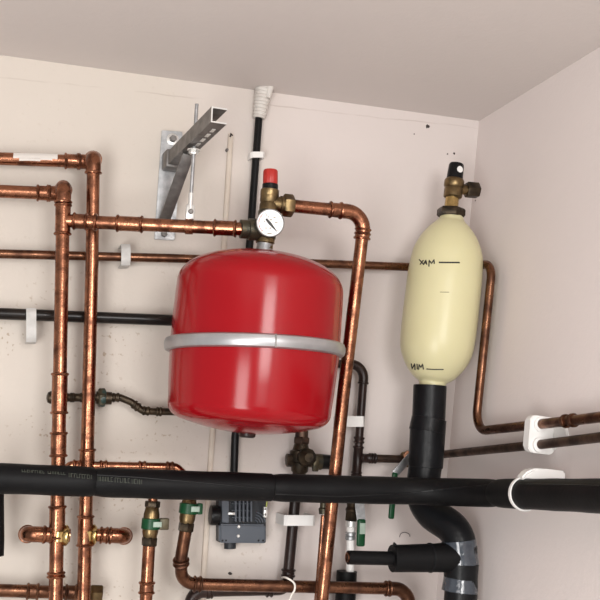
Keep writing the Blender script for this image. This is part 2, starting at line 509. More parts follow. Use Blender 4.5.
pa, pb = W(230.5, 134, 0.0), W(188, 820, 0.0)
ax = (pa - pb); L = ax.length; ax.normalize(); sd = ax.cross(Y).normalized()
cd = thing('cable_duct', 'narrow painted cable duct running down the wall behind tank', 'cable duct', (pa + pb) / 2)
g.box((pa + pb) / 2 - Y * .003, ax, sd, Y, L / 2, .0045, .003, .0012)
g.box((pa + pb) / 2 - Y * .0055 , ax, sd, Y, L / 2, .0030, .0012, .0005)
obj('duct', g, 'painted', cd)
obj('open_end', G().tube([W(230.2, 137, .007), W(231, 133.5, .009), W(232.5, 135.5, .007)], .0016, 8), 'hole', cd)
obj('screw', G().lathe(W(227, 150.5, 0), -Y, [(0, .0035), (.004, .0035), (.006, .002)], 12), 'grey_steel', cd)

# ------------------------------------------------------------------ steel bracket
br = thing('wall_bracket', 'galvanised steel cantilever bracket bolted high on the wall', 'bracket', W(170, 165))
pl = [W(161.5, 131), W(182, 132.5), W(174, 240.5), W(154, 239.5)]
obj('wall_plate', G().prism(pl, -Y * .006, .001), 'galv', br)
g = G(); c = W(172.5, 139.5, .006)
g.lathe(c, -Y, [(0, .011), (.002, .011), (.0025, .0095)], 24); 
b_ = obj('washer', g, 'zinc', br)
obj('bolt', G().hexa(c - Y * .002, c - Y * .009, .0065), 'grey_steel', br)
c = W(164, 234, .006)
obj('bolt', G().hexa(c, c - Y * .006, .006), 'grey_steel', br)
# channel arm, open to the right, with slotted flanges
Q0, Q1 = W(171, 162.5, .006), W(219.0, 115.5, .30)
ca = (Q1 - Q0); CL = ca.length; ca.normalize()
cu = (Z - ca * ca.dot(Z)).normalized(); cs = ca.cross(cu).normalized()
if cs.x < 0: cs = -cs
hw, hh, t = .0125, .0125, .0022
sec = [(-hw, -hh), (hw, -hh), (hw, -hh + t), (-hw + t, -hh + t), (-hw + t, hh - t), (hw, hh - t), (hw, hh), (-hw, hh)]
g = G().prism([Q0 + cs * a + cu * b for a, b in sec], ca * CL)
ch = obj('channel', g, 'grey_steel', br)
g = G()
for i in range(7):
    c = Q0 + ca * (CL * (.30 + .095 * i)) - cu * (hh + .0002) + cs * .002
    g.box(c, ca, cs, cu, .008, .0028, .0006, .0)
obj('slots', g, 'zinc', ch)
# bright cut end
g = G().prism([Q1 + cs * a + cu * b for a, b in sec], ca * .0008)
obj('cut_end', g, 'zinc', ch)
obj('socket', G().box(Q0 + ca * .016 - cu * .001, ca, cs, cu, .016, .0165, .0165, .003), 'grey_steel', br)
s0, s1 = W(188.5, 154, .125), W(162, 227, .012)
ba = (s1 - s0); BLn = ba.length; ba.normalize()
bs = ba.cross(Y).normalized(); bt = ba.cross(bs)
obj('brace', G().box((s0 + s1) / 2, ba, bs, bt, BLn / 2, .0095, .0035, .001), 'grey_steel', br)
# hanger
dR = 0.158
cl = nearest(pC, 190, 226)[0]
dR = -cl.y
hr = thing('pipe_hanger', 'threaded rod hanger holding copper pipe below the bracket', 'hanger', cl)
top, bot = W(196.8, 104, dR), cl + Z * .030
ax = bot - top; L = ax.length
prof = []
k = int(L / .0035)
for i in range(k):
    prof += [(L * i / k, .0028), (L * (i + .5) / k, .0034)]
obj('threaded_rod', G().lathe(top, ax, prof, 12), 'galv', hr)
nb = W(195, 151, dR); 
qn = top.lerp(bot, (nb.z - top.z) / (bot.z - top.z))
obj('nut', G().hexa(qn, qn + ax.normalized() * .006, .0075), 'zinc', hr)
obj('washer', G().lathe(qn - ax.normalized() * .0018, ax, [(0, .011), (.0018, .011)], 24), 'zinc', hr)
obj('coupling_sleeve', G().lathe(bot + Z * .026, -Z, [(0, .003), (0, .0042), (.026, .0042), (.026, .003)], 16), 'zinc', hr)
_, pdir = nearest(pC, 190, 226)
g = G().box(cl + Z * .024, X, Y, Z, .0075, .004, .0125, .003)
lug = obj('lug', g, 'zinc', hr)
obj('screw', G().lathe(cl + Z * .024 - Y * .004, -Y, [(0, .0042), (.003, .0042), (.004, .003)], 16), 'grey_steel', lug)
g = G()
a_, u_, v_ = frame(pdir)
n = 40
rings = []
for i in range(n):
    th = 2 * math.pi * i / n
    dd = u_ * math.cos(th) + v_ * math.sin(th)
    rings.append([cl + dd * R22 * 1.02 - a_ * .006, cl + dd * R22 * 1.17 - a_ * .006, cl + dd * R22 * 1.17 + a_ * .006, cl + dd * R22 * 1.02 + a_ * .006])
g.rings(rings, closed=True)
obj('clamp_band', g, 'copper', hr)

# ------------------------------------------------------------------ red expansion vessel
T0, T1 = W(263.3, 253.5, DT), W(247.3, 434.0, DT)
ta = (T1 - T0); TL = ta.length; ta.normalize()
TR = rp(84.6, W(256, 340, DT))
def dome(h, R, n=14, e=2.5):
    out = []
    for i in range(n + 1):
        th = math.pi / 2 * i / n
        out.append((h * (1 - abs(math.cos(th)) ** (2 / 2.6)), R * math.sin(th) ** (2 / e)))
    return out
hT, hB = TL * .185, TL * .175
prof = []
for i in range(0, 15):
    x = i / 14
    prof.append((hT * (1 - math.cos(x * math.pi / 2) ** .86), TR * math.sin(x * math.pi / 2) ** .92))
# flatter crowned top with tight shoulder
def shoulder(R, crown, rs, n=10):
    """crowned end: shallow spherical cap joined to the wall by a rounded shoulder"""
    pts = []
    ri = R - rs
    for i in range(n + 1):
        r = ri * i / n
        pts.append((crown * (r / ri) ** 1.9, r))
    sl_ = crown * 1.9 / ri
    a0 = math.atan(sl_)
    # arc from slope a0 to vertical
    cxr = ri - rs * math.sin(a0) * 0; 
    for i in range(1, 9):
        a = a0 + (math.pi / 2 - a0) * i / 8
        k = (math.sin(a) - math.sin(a0)) / (1 - math.sin(a0))
        pts.append((crown + rs * 1.05 * (math.cos(a0) - math.cos(a)), ri + rs * k))
    return pts
top_p = [(.060 * (1 - (1 - x ** 2.25) ** (1 / 2.25)), TR * .99 * x) for x in [math.sin(math.pi / 2 * k / 28) for k in range(29)]]
bot_p = shoulder(TR * .955, TL * .055, TR * .17)
zt, zb = top_p[-1][0], TL - bot_p[-1][0]
zmid = (zt + zb) / 2
prof = top_p + [(zt + .02, TR * .995), (zmid, TR), (zb - .03, TR * .972), (zb - .01, TR * .958)] + [(TL - t_, r_) for t_, r_ in reversed(bot_p)]
tank = thing('expansion_vessel', 'round glossy red expansion tank hanging in the middle of the wall', 'tank', T0.lerp(T1, .5))
obj('shell', G().lathe(T0, ta, prof, 96), 'red', tank)
# waist ring
rc = T0 + ta * (TL * .530) 
rr = []
for t_, r_ in ((-.0105, .0), (-.0105, .004), (-.0085, .0075), (-.003, .0095), (.003, .0095), (.0085, .0075), (.0105, .004), (.0105, .0)):
    rr.append((t_, TR + r_))
obj('waist_ring', G().lathe(rc, (ta + X * .050), rr, 96), 'ring', tank)
a_ = (ta + X * .050).normalized()
joint = W(274.5, 341, DT + TR)
dj = (joint - rc); dj = (dj - a_ * dj.dot(a_)).normalized()
obj('ring_joint', G().box(rc + dj * (TR + .0093), a_, dj, a_.cross(dj), .010, .0008, .0012), 'grey_steel', tank)
obj('hanging_lug', G().box(Vector((rc.x, -.0225, rc.z)), X, Y, Z, .025, .0225, .009, .002), 'galv', tank)
nk = W(265.5, 247, DT)
obj('neck', G().lathe(T0 + ta * .004, (W(266, 236, DT) - T0), [(0, .016), (.006, .0145), (.012, .0135), (.020, .0135)], 24), 'galv', tank)
obj('base_plug', G().lathe(T1 - ta * .002, ta, [(0, .014), (.006, .013), (.008, .010)], 20), 'dark', tank)

# ------------------------------------------------------------------ gauge / safety valve
sv = thing('safety_valve', 'brass safety valve with a red cap on top of tank', 'valve', W(266, 240, DT))
N0, N1 = W(265, 246, DT), W(270.5, 190, DT)
na = (N1 - N0); NL = na.length
def lp(p0, p1, prof, seg=24, rot=0.0):
    a = p1 - p0; L = a.length; mid = (p0 + p1) / 2
    return G().lathe(p0, a, [(t * L, rp(r, mid)) for t, r in prof], seg, rot)
obj('stem', lp(W(264.8, 249, DT), W(265.5, 237, DT), [(0, 8), (.45, 8), (.5, 9.5), (1, 9.5)]), 'brass', sv)
obj('cross_body', lp(W(265.3, 240, DT), W(268.5, 209, DT), [(0, 8.5), (.05, 10), (.9, 10), (1, 8.5)]), 'green_brass', sv)
obj('inlet_union', lp(W(240, 228.9, DT), W(262, 230, DT), [(0, 8.5), (.02, 9.5), (.35, 9.5), (.37, 11), (.95, 11)]), 'green_brass', sv)
obj('valve_body', lp(W(268, 214, DT), W(269.7, 194, DT), [(0, 8), (.05, 9.3), (.45, 9.3), (.55, 8.6), (.62, 9.2), (1, 9.2)]), 'brass', sv)
obj('bonnet', lp(W(269.4, 197, DT), W(270, 189, DT), [(0, 8.8), (.15, 9.4), (.85, 9.4), (1, 7)]), 'brass', sv)
obj('black_ring', lp(W(270, 190, DT), W(270.3, 184, DT), [(0, 7), (.1, 8), (.9, 8), (1, 6.5)]), 'black', sv)
g = G()
p0, p1 = W(270.2, 184.5, DT), W(270.6, 170, DT)
a, u, v = frame(p1 - p0); L = (p1 - p0).length; md = (p0 + p1) / 2
rings = []
for t, r in ((0, 6.8), (.06, 7.4), (.5, 7.5), (.9, 7.3), (1, 6.6)):
    R = rp(r, md)
    rings.append([p0 + a * (L * t) + (u * math.cos(2 * math.pi * j / 48) + v * math.sin(2 * math.pi * j / 48)) * R * (1 - .05 * (j % 4 == 0)) for j in range(48)])
g.rings(rings)
obj('cap', g, 'red_cap', sv)
obj('outlet', lp(W(268.5, 203.5, DT), W(287, 205.5, DT), [(0, 7), (.1, 8), (.6, 8), (.62, 9), (1, 9)]), 'brass', sv)
obj('outlet_nut', G().hexa(W(283, 205, DT), W(293, 206, DT), rp(11.5, W(288, 205, DT)), .2), 'brass', sv)
gc = W(268, 224.5, DT); gf = W(270.2, 223, DT + .034)
gax = (CAM - gf).normalized() * .55 - Y * .45
ga = thing('pressure_gauge', 'small round white pressure gauge on brass fitting above tank', 'gauge', gf)
GR = rp(14.3, gf)
a, u, v = frame(gax)
u = (RT - a * RT.dot(a)).normalized(); v = a.cross(u)    # v points up
if v.z < 0: v = -v
obj('case', G().lathe(gf - a * .018, a, [(0, GR * .5), (.001, GR * .95), (.016, GR), (.0195, GR), (.0205, GR * .97), (.0205, GR * .92), (.018, GR * .91)], 40), 'grey_steel', ga)
obj('spigot', G().tube([gc, gf - a * .017], .007, 16), 'brass', ga)
obj('face', G().lathe(gf, a, [(-.002, GR * .90), (.0008, GR * .925)], 40), 'face', ga)
def gp(x, y, h=.0014): return gf + u * (x * GR) + v * (y * GR) + a * h
g = G()
for k in range(11):
    th = math.radians(225 - 27 * k)
    d = u * math.cos(th) + v * math.sin(th); pe = a.cross(d)
    g.box(gf + d * GR * .78 + a * .0010, d, pe, a, GR * (.06 if k % 2 else .09), .0003, .0002)
for (x, y, w) in ((.30, .40, .08), (-.12, .42, .04), (.42, .02, .10), (-.42, .12, .05), (-.30, -.36, .06), (.0, -.36, .07), (.05, .22, .10), (-.05, -.75, .15), (-.25, .55, .05)):
    g.box(gp(x, y, .0011), u, v, a, GR * w, GR * .035, .0002)
obj('scale_marks', g, 'faint_ink', ga)
g = G()
for k in range(12):
    th = math.radians(135 + 8 * k)
    d = u * math.cos(th) + v * math.sin(th); pe = a.cross(d)
    g.box(gf + d * GR * .80 + a * .0010, d, pe, a, .0005, GR * .058, .0002)
obj('red_sector', g, 'red_ink', ga)
g = G()
d = (u * .64 - v * .77).normalized(); pe = a.cross(d)
c0 = gp(-.26, .24, .0018)
tip = gp(.46, -.60, .0018)
d = (tip - c0).normalized(); pe = a.cross(d)
g.prism([c0 - pe * GR * .07 - d * GR * .05, c0 + pe * GR * .07 - d * GR * .05, c0.lerp(tip, .35) + pe * GR * .10, tip + pe * .0003, tip - pe * .0003, c0.lerp(tip, .35) - pe * GR * .10], a * .0008)
obj('needle', g, 'ink', ga)

# pipe from the safety valve down past the tank
dD0, dD1 = DT, 0.125
root, pD = pipe('copper_pipe', 'copper discharge pipe leaving brass safety valve and falling right of the tank',
     [W(289, 205.6, dD0), W(365, 213, dD0), W(343, 398, dD0 - .034), W(322, 600, dD1), W(299, 820, dD1)], R22 * 1.0, 'copper', {1: .030, 2: 0, 3: 0}, elbows=(1,),
     sleeves=[(336, 210.3, 0.022), (362.4, 234, 0.012)])

# ------------------------------------------------------------------ cream bottle with its pipe
DBt = 0.118
B0, B1 = W(452.0, 215.5, DBt), W(432.0, 387, DBt)
ba_ = (B1 - B0); BLn = ba_.length; ba_.normalize()
mB = W(441, 300, DBt)
def bpx(r): return rp(r, mB)
bt = thing('expansion_bottle', 'upright cream bottle with handwritten level marks in the corner', 'bottle', B0.lerp(B1, .5))
pr = [(0, 11), (.015, 12), (.035, 14), (.06, 18.5), (.10, 24.5), (.15, 30), (.22, 34.8), (.30, 36.6), (.38, 37.4), (.5, 37.5), (.62, 37.5), (.74, 36.9), (.81, 35), (.87, 30.5), (.92, 24.5), (.95, 19.5), (.965, 15.5), (.975, 13.5), (1, 13.2)]
def smooth(pr, n=4):
    out = []
    for i in range(len(pr) - 1):
        p0 = pr[max(i - 1, 0)]; p1 = pr[i]; p2 = pr[i + 1]; p3 = pr[min(i + 2, len(pr) - 1)]
        for k in range(n):
            t = k / n
            out.append(tuple(.5 * ((2 * p1[j]) + (-p0[j] + p2[j]) * t + (2 * p0[j] - 5 * p1[j] + 4 * p2[j] - p3[j]) * t * t + (-p0[j] + 3 * p1[j] - 3 * p2[j] + p3[j]) * t ** 3) for j in (0, 1)))
    out.append(pr[-1]); return out
bottle = obj('shell', G().lathe(B0, ba_, [(t * BLn, bpx(r)) for t, r in smooth(pr)], 72), 'cream', bt)
bo = wloc(bottle)
def hit(o, org, px, py):
    r = ray(px, py).normalized()
    ok, loc, nor, _ = o.ray_cast(CAM - org, r)
    return (loc + org, nor) if ok else (None, None)
def strokes(o, lines, w, material, parent, name, h=.0004):
    org = wloc(o)
    g = G()
    for ln in lines:
        pts = []
        for i in range(len(ln) - 1):
            n = max(2, int(math.dist(ln[i], ln[i + 1]) / 1.2))
            for k in range(n): 
                t = k / n
                pts.append((ln[i][0] + (ln[i + 1][0] - ln[i][0]) * t, ln[i][1] + (ln[i + 1][1] - ln[i][1]) * t))
        pts.append(ln[-1])
        P = []
        for p in pts:
            q, nn = hit(o, org, *p)
            if q is not None: P.append(q + nn * h)
        if len(P) > 1: g.tube(P, w, 6)
    return obj(name, g, material, parent)
bpy.context.view_layer.update()
# XAM (the photograph is mirrored): strokes as written
L_ = [[(419.3, 259.6), (424.2, 264.8)], [(423.6, 260.2), (420.2, 264.6)],
      [(423.4, 264.9), (426.0, 260.2), (426.9, 264.6)], [(424.2, 263.2), (426.8, 263.0)],
      [(429.0, 266.6), (429.3, 260.2), (431.6, 263.6), (434.2, 259.6), (434.4, 263.8)]]
strokes(bottle, L_, .0011, 'ink', bt, 'handwriting')
strokes(bottle, [[(439, 262.4), (446, 262.5), (459.5, 262.6)]], .0014, 'ink', bt, 'level_mark')
strokes(bottle, [[(440, 292), (449, 292.2)]], .0006, 'faint_ink', bt, 'faint_mark')
L_ = [[(411.5, 363.5), (412.3, 368.6), (415.0, 363.6), (415.2, 369.6)], [(417.2, 363.8), (417.4, 369.0)],
      [(418.8, 369.4), (419.2, 364.2), (421.0, 367.4), (422.6, 364.0), (423.6, 369.2)]]
strokes(bottle, L_, .0011, 'ink', bt, 'handwriting')
strokes(bottle, [[(426.5, 368.8), (434, 369.3), (443.5, 369.3)]], .0010, 'ink', bt, 'level_mark')
# fittings on the bottle
vv = thing('air_valve', 'brass valve with black cap on top of the cream bottle', 'valve', W(451, 210, DBt))
obj('base_nut', G().hexa(W(450.8, 217, DBt), W(451.4, 208.5, DBt), bpx(14.5), .45), 'dark_brass', vv)
obj('stem', lp(W(451, 209, DBt), W(452.6, 194, DBt), [(0, 8), (.1, 7), (.85, 6.8), (1, 7)]), 'bright_brass', vv)
obj('body', lp(W(452.6, 198, DBt), W(454.6, 178, DBt), [(0, 8), (.06, 9.3), (.45, 9.3), (.5, 8.7), (.58, 10), (.85, 10), (.93, 9), (1, 7)]), 'brass', vv)
cap = obj('cap', lp(W(454.4, 180, DBt), W(456.6, 164, DBt), [(0, 7), (.08, 8.2), (.9, 7.6), (1, 6.8)], 24), 'black', vv)
g = G()
cb = cap
bpy.context.view_layer.update()
q, nn = hit(cap, wloc(cap), 460.0, 169.3)
if q is not None:
    g.lathe(q - nn * .002, nn, [(0, .0058), (.0026, .0062), (.0032, .004)], 12)
    obj('cap_highlight', g, 'white', vv)  # painted highlight: white disc set on the black cap
obj('side_branch', lp(W(455, 189.5, DBt), W(468, 190, DBt), [(0, 5), (1, 5)]), 'brass', vv)
obj('side_nut', G().hexa(W(466, 189.5, DBt), W(478, 190.5, DBt), bpx(8.4), .5), 'dark_brass', vv)

# insulated pipe below the bottle: down, S-bend forwards, down
pts = [W(430, 385.5, DBt), W(428.5, 420, DBt), W(426.5, 455, DBt), W(423, 492, DBt), W(431, 512, .135), W(452, 528, .175), W(460, 545, .19), W(461, 575, .192), W(459.5, 620, .192), W(447, 820, .192)]
def catmull(P, n=6):
    out = []
    for i in range(len(P) - 1):
        p0 = P[max(i - 1, 0)]; p1 = P[i]; p2 = P[i + 1]; p3 = P[min(i + 2, len(P) - 1)]
        for k in range(n):
            t = k / n
            out.append(.5 * ((2 * p1) + (p2 - p0) * t + (2 * p0 - 5 * p1 + 4 * p2 - p3) * t * t + (3 * p1 - p0 - 3 * p2 + p3) * t ** 3))
    out.append(P[-1]); return out
pp = catmull(pts)
ip = thing('insulated_pipe', 'black insulated pipe dropping from cream bottle and branching near the bottom', 'pipe', pts[3])
obj('foam_sleeve', G().tube(pp, [rp(16.6, q) for q in pp], 28), 'tape', ip)
def wrap(p0, p1, r0, r1, material='tape', name='tape_wrap'):
    q0, q1 = p0, p1
    m_ = (q0 + q1) / 2; L = (q1 - q0).length
    return obj(name, G().lathe(q0, q1 - q0, [(0, rp(r0 - 1.5, m_)), (.001, rp(r0, m_)), (L - .001, rp(r1, m_)), (L, rp(r1 - 1.5, m_))], 32), material, ip)
wrap(W(429.2, 418, DBt), W(427.0, 432, DBt), 17.5, 18.3)
wrap(W(427.8, 428, DBt), W(425.6, 468, DBt), 18.0, 17.2)
wrap(W(458.5, 540, .189), W(461.5, 566, .192), 17.6, 17.4, 'clear_tape')
wrap(W(460.9, 574, .192), W(459.4, 592, .192), 16.4, 18.0, 'clear_tape')
wrap(W(461.2, 563, .192), W(460.7, 579, .192), 17.6, 16.8)
g = G().tube([W(458, 557, .192), W(436, 557.8, .192), W(392, 558.5, .192)], [rp(15.5, W(440, 557, .19)), rp(14, W(440, 557, .19)), rp(13.3, W(400, 557, .19))], 28)
obj('branch_sleeve', g, 'foam', ip)
obj('branch_collar', lp(W(428.5, 557.8, .192), W(431, 557.8, .192), [(0, 13), (.2, 14.6), (.8, 14.8), (1, 13)]), 'tape', ip)
obj('inner_sleeve', G().tube([W(397, 558.5, .192), W(348, 557.5, .192)], rp(6.9, W(370, 557, .19)), 24), 'foam', ip)
e0 = W(351, 557.6, .192); r_ = rp(5.0, e0)
g = G().lathe(e0, W(346.2, 557.5, .192) - e0, [(0, r_), (rp(4.6, e0), r_), (rp(4.6, e0), r_ * .75), (rp(1.5, e0), r_ * .7)], 24)
obj('copper_end', g, 'brown_copper', ip)
# pointed tape flap
g = G().prism([W(393, 547.5, .198), W(395, 542.5, .198), W(399, 547, .198)], Y * .006)
obj('tape_flap', g, 'tape', ip)

# ------------------------------------------------------------------ big insulated pipe
DI = 0.178
ci = corner(492.2, DI, .066)
segs = [('first', [W(-40, 476.6, DI), W(20, 478.8, DI), W(92, 481.5, DI)]),]
big = thing('insulated_pipe', 'long horizontal black insulated pipe crossing the whole picture', 'pipe', W(300, 488, DI))
bigpts = [W(-230, 471, DI), W(20, 479.0, DI), W(92, 482.0, DI), W(180, 485.0, DI), W(271, 487.5, DI), ci, RW(560, 494.8, .066), RW(760, 501, .066)]
path, info = fillet(bigpts, {i: (.11 if i == 5 else .3) for i in range(10)}, 8)
RI = .0226
def split(path, marks):
    """cut the path at the given pixel columns"""
    out = [[]]; mk = list(marks)
    prev = None
    for p in path:
        x = project(p)[0]
        while mk and prev is not None and x > mk[0]:
            xp = project(prev)[0]; t = (mk[0] - xp) / (x - xp)
            q = prev.lerp(p, t)
            out[-1].append(q); out.append([q]); mk.pop(0)
        out[-1].append(p); prev = p
    return out
SLV = []
for k, sg in enumerate(split(path, (95, 272, 498))):
    d = []
    for i in range(len(sg) - 1):
        nn = max(1, int((sg[i + 1] - sg[i]).length / .012))
        d += [sg[i].lerp(sg[i + 1], j / nn) for j in range(nn)]
    d.append(sg[-1])
    nn = len(d)
    rad = []
    for i in range(nn):
        e = min(i, nn - 1 - i)
        rad.append(RI * (.90 if e == 0 else .975 if e == 1 else 1.0) * (1 + .012 * math.sin(i * .8 + k)))
    SLV.append(obj('foam_sleeve', G().tube(d, rad, 32), 'foam', big))
bpy.context.view_layer.update()
# slit seams
def seam(o, pts, name='slit'): return strokes(o, [pts], .0011, 'black', big, name, 0.0)
seam(SLV[1], [(97, 475), (140, 477.5), (200, 482.5), (268, 489)])
seam(SLV[2], [(276, 494), (340, 496.5), (410, 493), (450, 488.5), (494, 484.5)])
seam(SLV[3], [(520, 484.5), (560, 484.8), (600, 486)])
# faded factory print: illegible little bars
lines = []
random.seed(3)
def glyphs(x0, x1, y0, y1, h, gaps):
    x = x0
    while x < x1:
        f = (x - x0) / (x1 - x0); y = y0 + (y1 - y0) * f; w = 2.6
        if not any(a <= x <= b for a, b in gaps):
            kind = random.randrange(4)
            lines.append([(x, y), (x + .1, y + h)])
            if kind in (0, 2): lines.append([(x, y + .3), (x + w * .7, y + .4)])
            if kind in (1, 2): lines.append([(x, y + h - .3), (x + w * .7, y + h - .3)])
            if kind == 3: lines.append([(x + w * .7, y + .2), (x + w * .7, y + h)])
        x += w
glyphs(22, 66, 469.5, 472.5, 2.6, [(30, 32), (44, 46)])
glyphs(69, 91, 473.0, 475.0, 4.2, [])
SL0 = SLV[0]
strokes(SL0, lines, .00045, 'print', big, 'faded_print', .0002)
lines = []
glyphs(98, 112, 476.5, 477.3, 4.6, [])
glyphs(115, 129, 477.6, 478.4, 4.8, [])
glyphs(132, 142, 479, 479.6, 4.8, [])
strokes(SLV[1], lines, .00045, 'print', big, 'faded_print', .0002)

# ------------------------------------------------------------------ black sleeve end at the left edge
g = G().tube([W(-7, 470, .10), W(-6.5, 540, .10), W(-7, 556, .10)], rp(10.5, W(-5, 520, .10)), 24)
tag(obj('pipe_sleeve', g, 'foam'), 'black foam sleeve end peeking in at left edge', 'sleeve')

# ------------------------------------------------------------------ valves under the insulated pipe
DV = 0.100; DM = 0.068
def green_valve(label, pts, yg, side, tabw):
    """inline ball valve: union nuts, body, green handle"""
    top, bot, gtop, gbot = pts
    t = thing('valve', label, 'valve', W(*gtop, DV), 'green handled valves under the insulated pipe')
    ax0, ax1 = W(*top, DV), W(*bot, DV)
    def at(y): 
        f = (y - top[1]) / (bot[1] - top[1]); return ax0.lerp(ax1, f)
    y0, y1, g0, g1 = top[1], bot[1], gtop[1], gbot[1]
    obj('union_nut', G().hexa(at(y0), at(y0 + 6.5), rp(7.6, ax0), .2), 'dark_brass', t)
    obj('body', lp(at(y0 + 4), at(y1 - 5), [(0, 5), (.05, 6.5), (.25, 8), (.75, 8), (.95, 6.5), (1, 5)]), 'brass', t)
    obj('union_nut', G().hexa(at(y1 - 9), at(y1), rp(8, ax0), .5), 'dark_brass', t)
    c = at((g0 + g1) / 2)
    hd = obj('handle', lp(at(g1), at(g0), [(0, 7.8), (.06, 9.4), (.94, 9.4), (1, 7.8)], 24), 'green', t)
    rt = (W(160, 500, DV) - W(150, 500, DV)).normalized()
    tb = rp(tabw, c)
    obj('tab', G().box(c + rt * (rp(9, c) + tb / 2) - Y * .006, rt, Y, Z, tb / 2 + .002, .006, rp((g1 - g0) / 2, c), .002), 'green_brass' if side else 'green', hd)
    obj('label_plate', G().box(c + rt * rp(5, c) - Y * rp(9.0, c), rt, Y, Z, rp(4.2, c), .0022, rp(2.6, c), .0005), 'label', hd)
    return t
green_valve('green handled valve on the lowered vertical pipe, left of the pair', ((152.8, 501), (149, 546), (151, 518), (150, 529.5)), 0, True, 7)
green_valve('green handled valve right of the pair, just under the insulated pipe', ((190.5, 493), (185.5, 531.5), (188, 503), (187, 514)), 0, False, 3)
pipe('copper_pipe', 'vertical copper pipe hanging below the left green valve', [W(153.2, 486, DV), W(152.8, 503, DV)] [:0] + [W(149.2, 543, DV), W(133.7, 820, DV)], R22 * .93, 'copper', 0, sleeves=[(146.8, 590, 0.02)])
tag(obj('pipe_stub', G().tube([W(153.6, 484, DV), W(152.7, 503, DV)], R15), 'copper'), 'short thin copper stub entering the left green valve from above', 'pipe')
# copper pipe under the right valve
root, path = pipe('copper_pipe', 'copper pipe curving from the right green valve along the picture bottom',
     [W(186, 529, DV), W(181, 558, DV - .01), W(181.5, 583.5, DM), W(215, 584.8, DM), W(409.5, 589, DM), W(401, 820, DM)], R22 * .95, 'brown_copper', {1: 0.01, 2: .036, 3: 0, 4: .028}, elbows=(4,),
     sleeves=[(180.4, 562, 0.012), (197.5, 583.6, 0.014), (389, 588.5, 0.012)])

# ------------------------------------------------------------------ grey connection box
DXB = .05
bx = thing('thermostat_box', 'opened grey plastic control box under the insulated pipe', 'control box', W(243, 520, 0))
def wbox(x0, y0, x1, y1, d0, d1, bevel=.001):
    g = G()
    poly = [W(x0, y0, d1), W(x1, y0 + .6, d1), W(x1, y1, d1), W(x0, y1 - .6, d1)]
    g.prism(poly, Y * (d1 - d0), bevel)
    return g
obj('base', wbox(219, 496, 266, 543, 0.001, .026), 'dark_grey', bx)
obj('cover', wbox(219.5, 524, 266, 543.5, .024, .040, .003), 'grey_box', bx)
g = wbox(222, 497, 229, 523, .026, .034)
obj('rail', g, 'grey_box', bx)
for k in range(5):
    x = 235 + 3.9 * k
    obj('terminal_rib', wbox(x, 499, x + 1.7, 522, .026, .039, .0005), 'grey_box', bx)
for k in range(3):
    obj('terminal_bar', wbox(232, 503 + 7 * k, 252, 504.4 + 7 * k, .026, .036, .0003), 'grey_box', bx)
for k in range(4):
    c = W(254, 524, .028); R = rp(4 + 2.6 * k, c)
    pts_ = [c + X * (R * math.cos(t)) + Z * (R * math.sin(t)) for t in [math.radians(10 + 10 * j) for j in range(8)]]
    obj('cable_guide', G().tube(pts_, .0012, 8), 'grey_box', bx)
obj('lever', G().box(W(231.5, 513.5, .036), X, Y, Z, rp(3.5, W(231, 513, .03)), .003, rp(1.3, W(231, 513, .03)), .001), 'zinc', bx)
for (x, y, d) in ((238.7, 526.6, .040), (238.2, 536, .040)):
    obj('screw', G().lathe(W(x, y, d), -Y, [(0, .0028), (.001, .0028), (.002, .0018)], 14), 'zinc', bx)
for x in (222.5, 226, 258.5, 263):
    obj('clip_hole', G().lathe(W(x, 540.5, .040), -Y, [(0, .0018), (.0006, .0018)], 10), 'black', bx)
obj('cable_gland', G().tube([W(230, 541, .02), W(230, 548.5, .02)], rp(6, W(230, 545, .02)), 20), 'dark_grey', bx)
k0 = W(219.5, 515.5, .022)
kn = obj('knob', G().lathe(k0, W(209.5, 515, .022) - k0, [(0, .010), (.001, .017), (.012, .0175), (.0165, .016), (.0172, .012)], 12), 'black', bx)
obj('earth_terminal', G().box(W(265.2, 512, .042), X, Y, Z, rp(1.9, W(265, 512, .04)), .004, rp(5.2, W(265, 512, .04)), .0008), 'zinc', bx)
for y in (509.3, 514.5):
    obj('terminal_screw', G().lathe(W(265.2, y, .046), -Y, [(0, .0019), (.0012, .0017)], 12), 'grey_steel', bx)
obj('earth_wire', G().tube(catmull([W(266, 509, .044), W(267.2, 500, .046), W(268.5, 488, .05)]), .0013, 8), 'wire', bx)

# ------------------------------------------------------------------ dark drop with drain valve right below the tank
DJ = 0.036
root, path = pipe('dark_pipe', 'dark brown vertical pipe below the tank drain fittings, elbowed left at the bottom',
     [W(301, 428, DJ), W(298, 470, DJ), W(288.5, 570, DJ), W(287.2, 589.5, DJ), W(192, 591.5, DJ), W(172, 820, DJ)], R15 * 1.25, 'dark', {1: 0, 2: 0, 3: .022, 4: .02}, elbows=(4,),
     sleeves=[(289, 573, 0.014), (268, 589.8, 0.012), (211, 590.8, 0.012)])
vclip('long white clip on the dark pipe, right of the grey box', 300, 520.5, 15.5, 5.2, .056, 'white')
dv = thing('drain_valve', 'blackened brass drain valve with hose outlet beneath tank', 'valve', W(300, 456, .075))
DQ = DJ
obj('union_nut', G().hexa(W(301.3, 444, DQ), W(301.8, 437, DQ), rp(8.5, W(301, 440, DQ))), 'dull_copper', dv)
obj('stub', lp(W(301.7, 438, DQ), W(302.3, 427, DQ), [(0, 6.3), (1, 6.3)]), 'dull_copper', dv)
obj('body', lp(W(299.3, 474, DQ), W(301.3, 444, DQ), [(0, 6), (.1, 8.5), (.35, 9), (.4, 11), (.75, 11), (.8, 8.5), (1, 7)]), 'dark_brass', dv)
obj('bonnet', G().lathe(W(303, 457, DQ), -Y, [(0, .014), (.014, .0165), (.026, .0165), (.030, .012), (.036, .008)], 10), 'dark_brass', dv)
obj('side_plug', lp(W(299, 460, DQ), W(286, 460.3, DQ), [(0, 5), (.35, 5), (.4, 6.5), (.95, 6.5), (1, 4.5)], 8), 'dark_brass', dv)
